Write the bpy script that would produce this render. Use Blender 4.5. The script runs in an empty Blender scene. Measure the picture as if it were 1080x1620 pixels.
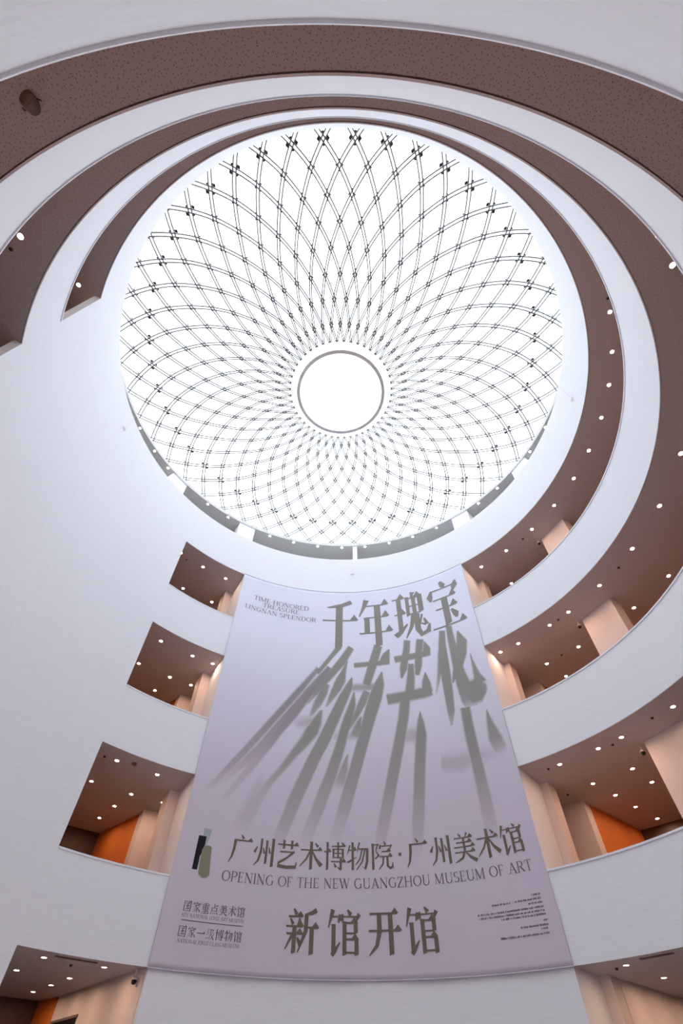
import bpy, bmesh, math, random
import numpy as np
from mathutils import Matrix, Vector

# ------------------------------------------------------------------ camera, sky, exposure
S = 1.15                      # metres per plan unit (the drum has a radius of 10 units)
EYE = 1.6                     # camera height; plan heights z are measured from the eye
ELEV = math.radians(53.18)
ROLL = math.radians(0.97)
FPX = 749.6
SKY = 3.55
LAMP = 340.0
EXPOSURE = 0.0

sc = bpy.context.scene
col = sc.collection
cam_d = bpy.data.cameras.new('camera')
cam = bpy.data.objects.new('camera', cam_d)
col.objects.link(cam)
cam_d.sensor_fit = 'VERTICAL'
cam_d.sensor_height = 36.0
cam_d.lens = FPX / 1620.0 * 36.0
cam_d.clip_end = 500
cam.matrix_world = (Matrix.Translation((0.133 * S, -9.192 * S, EYE)) @
                    Matrix.Rotation(math.pi / 2 + ELEV, 4, 'X') @ Matrix.Rotation(ROLL, 4, 'Z'))
sc.camera = cam

w = bpy.data.worlds.new('overcast_sky')
sc.world = w
w.use_nodes = True
bg = w.node_tree.nodes['Background']
bg.inputs[0].default_value = (0.95, 0.965, 1.0, 1)
bg.inputs[1].default_value = SKY

sc.view_settings.view_transform = 'Standard'
sc.view_settings.look = 'None'
sc.view_settings.exposure = EXPOSURE
sc.view_settings.gamma = 1.0
sc.view_settings.use_curve_mapping = False
sc.cycles.use_denoising = True
sc.cycles.max_bounces = 14
sc.cycles.diffuse_bounces = 8
sc.cycles.transparent_max_bounces = 16
sc.cycles.sample_clamp_indirect = 6.0

# ------------------------------------------------------------------ heights (plan units above the eye)
ZF = -EYE / S
FB = {1: 2.873, 2: 7.955, 3: 13.034, 4: 18.189}      # underside of each balcony front
FT = {1: 4.918, 2: 10.034, 3: 15.171, 4: 20.898}     # top of each balcony front
ZR = 23.70                                           # roof gallery ceiling
R = 10.0
RR = 11.36                                           # edge of the roof opening
A_L0, A_L1, A_R0, A_R1 = -50.0, -29.7, 39.8, 240.0   # bearings of the wall edges (0 = far side)
ROUT = 18.3


def pol(az, r, z):
    a = math.radians(az)
    return Vector((S * r * math.sin(a), S * r * math.cos(a), S * z + EYE))


# ------------------------------------------------------------------ materials
def mat(name, rgb, rough=0.7, metal=0.0, spec=0.3):
    m = bpy.data.materials.new(name)
    m.use_nodes = True
    b = m.node_tree.nodes['Principled BSDF']
    b.inputs['Base Color'].default_value = (*rgb, 1)
    b.inputs['Roughness'].default_value = rough
    b.inputs['Metallic'].default_value = metal
    b.inputs['Specular IOR Level'].default_value = spec
    return m


def nd(m, t, **k):
    n = m.node_tree.nodes.new(t)
    for a, v in k.items():
        setattr(n, a, v)
    return n


def lk(m, a, b):
    m.node_tree.links.new(a, b)


def plaster(name, rgb, amt=0.06, streak=True):
    m = mat(name, rgb, 0.75)
    b = m.node_tree.nodes['Principled BSDF']
    tc = nd(m, 'ShaderNodeTexCoord')
    # cylindrical coordinates: bearing, height -> fine horizontal trowel streaks
    sx = nd(m, 'ShaderNodeSeparateXYZ')
    lk(m, tc.outputs['Object'], sx.inputs[0])
    at = nd(m, 'ShaderNodeMath', operation='ARCTAN2')
    lk(m, sx.outputs[0], at.inputs[0])
    lk(m, sx.outputs[1], at.inputs[1])
    cb = nd(m, 'ShaderNodeCombineXYZ')
    mu = nd(m, 'ShaderNodeMath', operation='MULTIPLY')
    mu.inputs[1].default_value = 9.0
    lk(m, at.outputs[0], mu.inputs[0])
    mz = nd(m, 'ShaderNodeMath', operation='MULTIPLY')
    mz.inputs[1].default_value = 14.0
    lk(m, sx.outputs[2], mz.inputs[0])
    lk(m, mu.outputs[0], cb.inputs[0])
    lk(m, mz.outputs[0], cb.inputs[2])
    n = nd(m, 'ShaderNodeTexNoise')
    n.inputs['Scale'].default_value = 1.6
    n.inputs['Detail'].default_value = 6.0
    n.inputs['Roughness'].default_value = 0.65
    lk(m, cb.outputs[0], n.inputs['Vector'])
    rp = nd(m, 'ShaderNodeValToRGB')
    rp.color_ramp.elements[0].position = 0.3
    rp.color_ramp.elements[1].position = 0.7
    rp.color_ramp.elements[0].color = (*[c * (1 - amt) for c in rgb], 1)
    rp.color_ramp.elements[1].color = (*[min(1, c * (1 + amt * .4)) for c in rgb], 1)
    lk(m, n.outputs['Fac'], rp.inputs[0])
    lk(m, rp.outputs[0], b.inputs['Base Color'])
    bp = nd(m, 'ShaderNodeBump')
    bp.inputs['Strength'].default_value = 0.25
    bp.inputs['Distance'].default_value = 0.01
    lk(m, n.outputs['Fac'], bp.inputs['Height'])
    lk(m, bp.outputs[0], b.inputs['Normal'])
    return m


def acoustic(name, rgb, dark):
    m = mat(name, rgb, 0.85)
    b = m.node_tree.nodes['Principled BSDF']
    tc = nd(m, 'ShaderNodeTexCoord')
    v = nd(m, 'ShaderNodeTexVoronoi', voronoi_dimensions='2D')
    v.inputs['Scale'].default_value = 15.0
    v.inputs['Randomness'].default_value = 1.0
    lk(m, tc.outputs['Object'], v.inputs['Vector'])
    rp = nd(m, 'ShaderNodeValToRGB')
    rp.color_ramp.elements[0].position = 0.08
    rp.color_ramp.elements[0].color = (*dark, 1)
    rp.color_ramp.elements[1].position = 0.17
    rp.color_ramp.elements[1].color = (*rgb, 1)
    lk(m, v.outputs['Distance'], rp.inputs[0])
    n = nd(m, 'ShaderNodeTexNoise')
    n.inputs['Scale'].default_value = 120.0
    lk(m, tc.outputs['Object'], n.inputs['Vector'])
    mx = nd(m, 'ShaderNodeMix', data_type='RGBA', blend_type='MULTIPLY')
    mx.inputs[0].default_value = 0.25
    lk(m, rp.outputs[0], mx.inputs[6])
    lk(m, n.outputs['Fac'], mx.inputs[7])
    lk(m, mx.outputs[2], b.inputs['Base Color'])
    return m


def glass(name, rgb, mixf=0.06):
    m = bpy.data.materials.new(name)
    m.use_nodes = True
    nt = m.node_tree
    nt.nodes.clear()
    o = nd(m, 'ShaderNodeOutputMaterial')
    t = nd(m, 'ShaderNodeBsdfTransparent')
    t.inputs[0].default_value = (*rgb, 1)
    g = nd(m, 'ShaderNodeBsdfGlossy')
    g.inputs['Roughness'].default_value = 0.05
    x = nd(m, 'ShaderNodeMixShader')
    x.inputs[0].default_value = mixf
    lk(m, t.outputs[0], x.inputs[1])
    lk(m, g.outputs[0], x.inputs[2])
    lk(m, x.outputs[0], o.inputs[0])
    return m


def translucent(name, rgb):
    m = bpy.data.materials.new(name)
    m.use_nodes = True
    m.node_tree.nodes.clear()
    o = nd(m, 'ShaderNodeOutputMaterial')
    t = nd(m, 'ShaderNodeBsdfTranslucent')
    t.inputs[0].default_value = (*rgb, 1)
    d = nd(m, 'ShaderNodeBsdfDiffuse')
    d.inputs[0].default_value = (*rgb, 1)
    x = nd(m, 'ShaderNodeMixShader')
    x.inputs[0].default_value = 0.25
    lk(m, t.outputs[0], x.inputs[1])
    lk(m, d.outputs[0], x.inputs[2])
    lk(m, x.outputs[0], o.inputs[0])
    return m


def emit(name, rgb, s):
    m = bpy.data.materials.new(name)
    m.use_nodes = True
    m.node_tree.nodes.clear()
    o = nd(m, 'ShaderNodeOutputMaterial')
    e = nd(m, 'ShaderNodeEmission')
    e.inputs[0].default_value = (*rgb, 1)
    e.inputs[1].default_value = s
    lk(m, e.outputs[0], o.inputs[0])
    return m


def banner_cloth(name):
    """printed fabric: lavender at the head running to mauve at the foot, faint weave"""
    m = mat(name, (.66, .66, .76), 0.8)
    b = m.node_tree.nodes['Principled BSDF']
    tc = nd(m, 'ShaderNodeTexCoord')
    sx = nd(m, 'ShaderNodeSeparateXYZ')
    lk(m, tc.outputs['Object'], sx.inputs[0])
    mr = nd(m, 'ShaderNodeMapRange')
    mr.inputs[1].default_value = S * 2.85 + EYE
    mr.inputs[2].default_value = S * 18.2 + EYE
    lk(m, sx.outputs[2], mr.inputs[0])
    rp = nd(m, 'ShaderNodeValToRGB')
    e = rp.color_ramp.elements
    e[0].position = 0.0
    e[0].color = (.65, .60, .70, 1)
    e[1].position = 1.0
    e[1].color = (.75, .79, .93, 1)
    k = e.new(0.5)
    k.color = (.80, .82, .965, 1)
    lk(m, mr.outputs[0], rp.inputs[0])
    n = nd(m, 'ShaderNodeTexNoise')
    n.inputs['Scale'].default_value = 0.35
    n.inputs['Detail'].default_value = 2.0
    lk(m, tc.outputs['Object'], n.inputs['Vector'])
    mx = nd(m, 'ShaderNodeMix', data_type='RGBA', blend_type='SOFT_LIGHT')
    mx.inputs[0].default_value = 0.12
    lk(m, rp.outputs[0], mx.inputs[6])
    lk(m, n.outputs['Color'], mx.inputs[7])
    at = nd(m, 'ShaderNodeAttribute', attribute_name='ink')      # the print: colour and coverage
    ov = nd(m, 'ShaderNodeMix', data_type='RGBA')
    lk(m, at.outputs['Alpha'], ov.inputs[0])
    lk(m, mx.outputs[2], ov.inputs[6])
    lk(m, at.outputs['Color'], ov.inputs[7])
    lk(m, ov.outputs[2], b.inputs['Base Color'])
    return m


def wood(name, rgb):
    m = mat(name, rgb, 0.45)
    b = m.node_tree.nodes['Principled BSDF']
    tc = nd(m, 'ShaderNodeTexCoord')
    n = nd(m, 'ShaderNodeTexNoise')
    n.inputs['Scale'].default_value = 3.0
    n.inputs['Detail'].default_value = 5.0
    mp = nd(m, 'ShaderNodeMapping')
    mp.inputs['Scale'].default_value = (1, 1, .1)
    lk(m, tc.outputs['Object'], mp.inputs[0])
    lk(m, mp.outputs[0], n.inputs['Vector'])
    rp = nd(m, 'ShaderNodeValToRGB')
    rp.color_ramp.elements[0].color = (*[c * .75 for c in rgb], 1)
    rp.color_ramp.elements[1].color = (*[min(1, c * 1.2) for c in rgb], 1)
    lk(m, n.outputs['Fac'], rp.inputs[0])
    lk(m, rp.outputs[0], b.inputs['Base Color'])
    return m


M = dict(
    white=plaster('white_plaster', (.855, .88, .94), .05),
    soffit=acoustic('perforated_acoustic_ceiling', (.57, .54, .56), (.25, .21, .22)),
    pillar=plaster('pale_plaster', (.82, .72, .69), .02),
    orange=plaster('orange_plaster', (.72, .20, .035), .05),
    soffit_roof=acoustic('grey_acoustic_ceiling', (.80, .81, .81), (.4, .4, .4)),
    dark=wood('dark_wood_wall', (.10, .05, .035)),
    floor=wood('warm_floor', (.68, .40, .28)),
    floor_pale=wood('pale_floor', (.68, .66, .64)),
    hall=wood('hall_floor', (.40, .37, .37)),
    gap_shade=mat('painted_gap_shade', (.10, .09, .09), .5),
    metal=mat('grey_metal', (.36, .36, .36), .45, .3),
    steel=mat('pale_steel', (.80, .80, .80), .6),
    rod=mat('grey_glazing_rod', (.16, .16, .165), .6),
    gusset=mat('dark_gusset', (.05, .055, .055), .5),
    bar=translucent('white_glazing_bar', (.95, .96, .97)),
    glass=glass('clear_glass', (.96, .985, .99)),
    glass_b=glass('bluish_glass', (.84, .92, .97)),
    glass_p=glass('pearl_glass', (.90, .91, .95)),
    trim=mat('white_lamp_trim', (.75, .70, .66), .4),
    lamp=emit('warm_lamp', (1.0, .64, .44), LAMP),
    lamp_cool=emit('white_lamp', (1.0, .95, .9), LAMP * .5),
    black=mat('black_plastic', (.015, .015, .015), .3),
    beige=mat('brown_fixture', (.17, .13, .115), .6),
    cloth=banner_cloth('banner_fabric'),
    text=mat('lettering_ink', (.17, .14, .115), .8),
    textl=mat('headline_ink', (.28, .27, .25), .8),
    textp=mat('fine_print_ink', (.20, .165, .20), .8),
    navy=mat('emblem_black', (.012, .010, .018), .8),
    olive=mat('emblem_olive', (.26, .25, .18), .8),
    batten=mat('mauve_batten', (.60, .56, .66), .8),
    mist=mat('emblem_pale_blue', (.40, .45, .50), .8),
)


# ------------------------------------------------------------------ helpers
def link(name, bm, m, parent=None, smooth=False):
    me = bpy.data.meshes.new(name)
    bm.to_mesh(me)
    bm.free()
    for x in (m if isinstance(m, (list, tuple)) else [m]):
        me.materials.append(x)
    if smooth:
        for p in me.polygons:
            p.use_smooth = True
    o = bpy.data.objects.new(name, me)
    col.objects.link(o)
    if parent:
        o.parent = parent
    return o


def structure(o, label=None, cat=None):
    o['kind'] = 'structure'
    if label:
        o['label'] = label
    if cat:
        o['category'] = cat
    return o


def tag(o, label, cat, group=None):
    o['label'] = label
    o['category'] = cat
    if group:
        o['group'] = group
    return o


def empty(name, loc, rot=None):
    o = bpy.data.objects.new(name, None)
    o.empty_display_size = .2
    col.objects.link(o)
    o.location = loc
    if rot:
        o.rotation_euler = rot
    return o


def sector(bm, a0, a1, r0, r1, z0, z1, step=2.0, mi=0, r1b=None):
    """a block between two bearings, two radii and two heights"""
    n = max(1, int(abs(a1 - a0) / step + .5))
    full = abs(a1 - a0) > 359.9
    rows = []
    for i in range(n if full else n + 1):
        a = a0 + (a1 - a0) * i / n
        rows.append([bm.verts.new(pol(a, r, z)) for r, z in ((r0, z0), (r1, z0), (r1, z1), (r0, z1))])
    m = len(rows)
    for i in range(m if full else m - 1):
        p, q = rows[i], rows[(i + 1) % m]
        for k in range(4):
            f = bm.faces.new((p[k], q[k], q[(k + 1) % 4], p[(k + 1) % 4]))
            f.material_index = mi
    if not full:
        bm.faces.new(rows[0]).material_index = mi
        bm.faces.new(rows[-1][::-1]).material_index = mi
    bmesh.ops.recalc_face_normals(bm, faces=bm.faces)


def prism(bm, pts, z0, z1):
    """upright block on a footprint of (bearing, radius) corners"""
    lo = [bm.verts.new(pol(a, r, z0)) for a, r in pts]
    hi = [bm.verts.new(pol(a, r, z1)) for a, r in pts]
    n = len(pts)
    bm.faces.new(lo)
    bm.faces.new(hi)
    for i in range(n):
        bm.faces.new((lo[i], lo[(i + 1) % n], hi[(i + 1) % n], hi[i]))
    bmesh.ops.recalc_face_normals(bm, faces=bm.faces)


def disc(bm, r, z, n=20, r_in=None, flip=False):
    if r_in is None:
        vs = [bm.verts.new((r * math.cos(2 * math.pi * i / n), r * math.sin(2 * math.pi * i / n), z)) for i in range(n)]
        bm.faces.new(vs)
        return


def lathe(bm, prof, n=20):
    """closed ring swept from (radius, height) points"""
    rings = []
    for r, z in prof:
        rings.append([bm.verts.new((r * math.cos(2 * math.pi * i / n), r * math.sin(2 * math.pi * i / n), z)) for i in range(n)])
    for a, b in zip(rings[:-1], rings[1:]):
        for i in range(n):
            bm.faces.new((a[i], a[(i + 1) % n], b[(i + 1) % n], b[i]))
    bmesh.ops.recalc_face_normals(bm, faces=bm.faces)
    return rings


def capped(bm, prof, n=20):
    rings = lathe(bm, prof, n)
    bm.faces.new(rings[0])
    bm.faces.new(rings[-1])
    bmesh.ops.recalc_face_normals(bm, faces=bm.faces)


def box(bm, x0, x1, y0, y1, z0, z1):
    v = [bm.verts.new((x, y, z)) for z in (z0, z1) for x, y in ((x0, y0), (x1, y0), (x1, y1), (x0, y1))]
    for f in ((0, 1, 2, 3), (4, 5, 6, 7), (0, 1, 5, 4), (1, 2, 6, 5), (2, 3, 7, 6), (3, 0, 4, 7)):
        bm.faces.new([v[i] for i in f])
    bmesh.ops.recalc_face_normals(bm, faces=bm.faces)


def tube(bm, pts, rad, n=6, mi=0):
    """a round rod along points; closed ends"""
    rings = []
    for i, p in enumerate(pts):
        t = (pts[min(i + 1, len(pts) - 1)] - pts[max(i - 1, 0)]).normalized()
        u = t.cross(Vector((0, 0, 1)))
        if u.length < 1e-4:
            u = t.cross(Vector((1, 0, 0)))
        u.normalize()
        v = t.cross(u)
        rr = rad[i] if isinstance(rad, (list, tuple)) else rad
        rings.append([bm.verts.new(p + rr * (math.cos(2 * math.pi * k / n) * u + math.sin(2 * math.pi * k / n) * v)) for k in range(n)])
    for a, b in zip(rings[:-1], rings[1:]):
        for k in range(n):
            bm.faces.new((a[k], a[(k + 1) % n], b[(k + 1) % n], b[k])).material_index = mi
    bm.faces.new(rings[0]).material_index = mi
    bm.faces.new(rings[-1][::-1]).material_index = mi


ORD = ['first', 'second', 'third', 'fourth', 'fifth', 'sixth', 'seventh', 'eighth', 'ninth', 'tenth', 'eleventh',
       'twelfth', 'thirteenth', 'fourteenth', 'fifteenth', 'sixteenth', 'seventeenth']
TIER = {1: 'lowest', 2: 'second-lowest', 3: 'second-highest', 4: 'highest'}

# ------------------------------------------------------------------ the drum: floors, walls, balcony fronts, ceilings
bm = bmesh.new()
sector(bm, 0, 360, 0.01, 18.6, ZF - .1, ZF)
structure(link('floor', bm, M['hall']), 'pale floor of the round entrance hall', 'floor')

bm = bmesh.new()
sector(bm, A_L1, A_R0, R, 11.75, ZF, FT[4], 1.0)
structure(link('wall_front', bm, M['white'], smooth=False), 'white curved wall behind the hanging banner', 'wall')

bm = bmesh.new()
sector(bm, -120, A_L0, R, R + .2, ZF, FT[4], 1.0)
structure(link('wall_left', bm, M['white']), 'tall blank white curved wall left of the balcony openings', 'wall')

bm = bmesh.new()
sector(bm, 0, 360, ROUT, ROUT + .3, ZF, ZR + .5)
structure(link('wall_outer', bm, M['dark']), 'dark wall at the back of the gallery corridors', 'wall')

for k in (1, 2, 3, 4):
    bm = bmesh.new()
    sector(bm, A_R0, A_R1, R, R + .03, FB[k], FT[k], 1.0)
    sector(bm, A_L0, A_L1, R, R + .03, FB[k], FT[k], 1.0)
    f = structure(link('trim_%d' % k, bm, M['white']), 'white curved front of the %s balcony' % TIER[k], 'balcony front')
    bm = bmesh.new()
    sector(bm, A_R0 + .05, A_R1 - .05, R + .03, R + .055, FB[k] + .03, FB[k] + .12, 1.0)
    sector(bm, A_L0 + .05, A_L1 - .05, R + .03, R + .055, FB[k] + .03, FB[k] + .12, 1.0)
    link('shadow_gap', bm, M['gap_shade'], f)  # solid dark strip; its colour stands for the shade in the gap
    if k < 4:
        bm = bmesh.new()
        sector(bm, A_R0 + .05, A_R1 - .05, R - .025, R + .2, FT[k], FT[k] + .05, 1.0)
        sector(bm, A_L0 + .05, A_L1 - .05, R - .012, R + .2, FT[k], FT[k] + .05, 1.0)
        link('coping', bm, M['white'], f)
    # corridor ceiling (slab) and the floor finish on it
    bm = bmesh.new()
    sector(bm, A_R0, 360 + A_L1, R + .055, ROUT, FB[k] + .02, FT[k] - 1.0)
    sector(bm, A_L1, A_R0, 11.75, ROUT, FB[k] + .02, FT[k] - 1.0)
    structure(link('ceiling_%d' % k, bm, M['soffit']), 'brown perforated ceiling under the %s balcony' % TIER[k], 'ceiling')
    bm = bmesh.new()
    sector(bm, A_R0, 360 + A_L1, R + .055, ROUT, FT[k] - 1.0, FT[k] - .97)
    sector(bm, A_L1, A_R0, 11.75, ROUT, FT[k] - 1.0, FT[k] - .97)
    structure(link('floor_%d' % k, bm, M['floor_pale'] if k == 4 else M['floor']), ('pale' if k == 4 else 'warm') + ' floor of the %s balcony' % TIER[k], 'floor')

bm = bmesh.new()
sector(bm, 0, 360, RR, ROUT, ZR, ZR + .22, 1.0)
structure(link('ceiling_5', bm, M['soffit_roof']), 'grey ceiling ring of the roof gallery around the skylight', 'ceiling')
bm = bmesh.new()
sector(bm, 0, 360, 12.25, 12.45, ZR + .22, 24.3, 1.0)
structure(link('trim_5', bm, M['white']), 'white curb carrying the skylight', 'trim')

# orange and pale corridor walls running outwards from the pillars
for i, k in enumerate((1, 2, 3, 4)):
    z0, z1 = (FT[k - 1] - .97 if k > 1 else ZF), FB[k] + .02
    if k > 1:
        bm = bmesh.new()
        prism(bm, [(-32.6, 14.6), (-35.1, 17.6), (-34.3, 17.7), (-31.8, 14.6)], z0, z1)
        structure(link('wall_orange_left.%03d' % k, bm, M['orange']), 'orange wall deep inside the %s left opening' % TIER[k], 'wall')
        bm = bmesh.new()
        prism(bm, [(42.7, 14.6), (44.4, ROUT), (43.6, ROUT), (41.9, 14.6)], z0, z1)
        structure(link('wall_orange_right.%03d' % k, bm, M['orange']), 'orange wall deep inside the %s right opening' % TIER[k], 'wall')
        bm = bmesh.new()
        sector(bm, -62, -35.1, 17.55, 17.7, z0, z1)
        structure(link('wall_back_left.%03d' % k, bm, M['dark']), 'dark wall at the back of the %s left opening' % TIER[k], 'wall')
    else:
        bm = bmesh.new()
        prism(bm, [(-29.75, 10.22), (-33.85, 16.3), (-32.9, 16.4), (-29.75, 11.8)], z0, z1)
        structure(link('wall_hall_left', bm, M['pillar']), 'pale wall running back from the banner in the lowest left opening', 'wall')
        bm = bmesh.new()
        prism(bm, [(-33.85, 16.32), (-35.0, 17.6), (-34.2, 17.7), (-32.9, 16.42)], z0, z1)
        structure(link('wall_hall_orange', bm, M['orange']), 'orange wall at the end of the lowest left opening', 'wall')
        bm = bmesh.new()
        prism(bm, [(41.4, 12.4), (43.4, ROUT), (42.6, ROUT), (40.4, 12.4)], z0, z1)
        structure(link('wall_hall_right', bm, M['pillar']), 'pale wall running back in the lowest right opening', 'wall')
        bm = bmesh.new()
        sector(bm, -62, -35.1, 17.55, 17.7, z0, z1)
        structure(link('wall_back_left.001', bm, M['dark']), 'dark wall at the back of the lowest left opening', 'wall')
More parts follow.
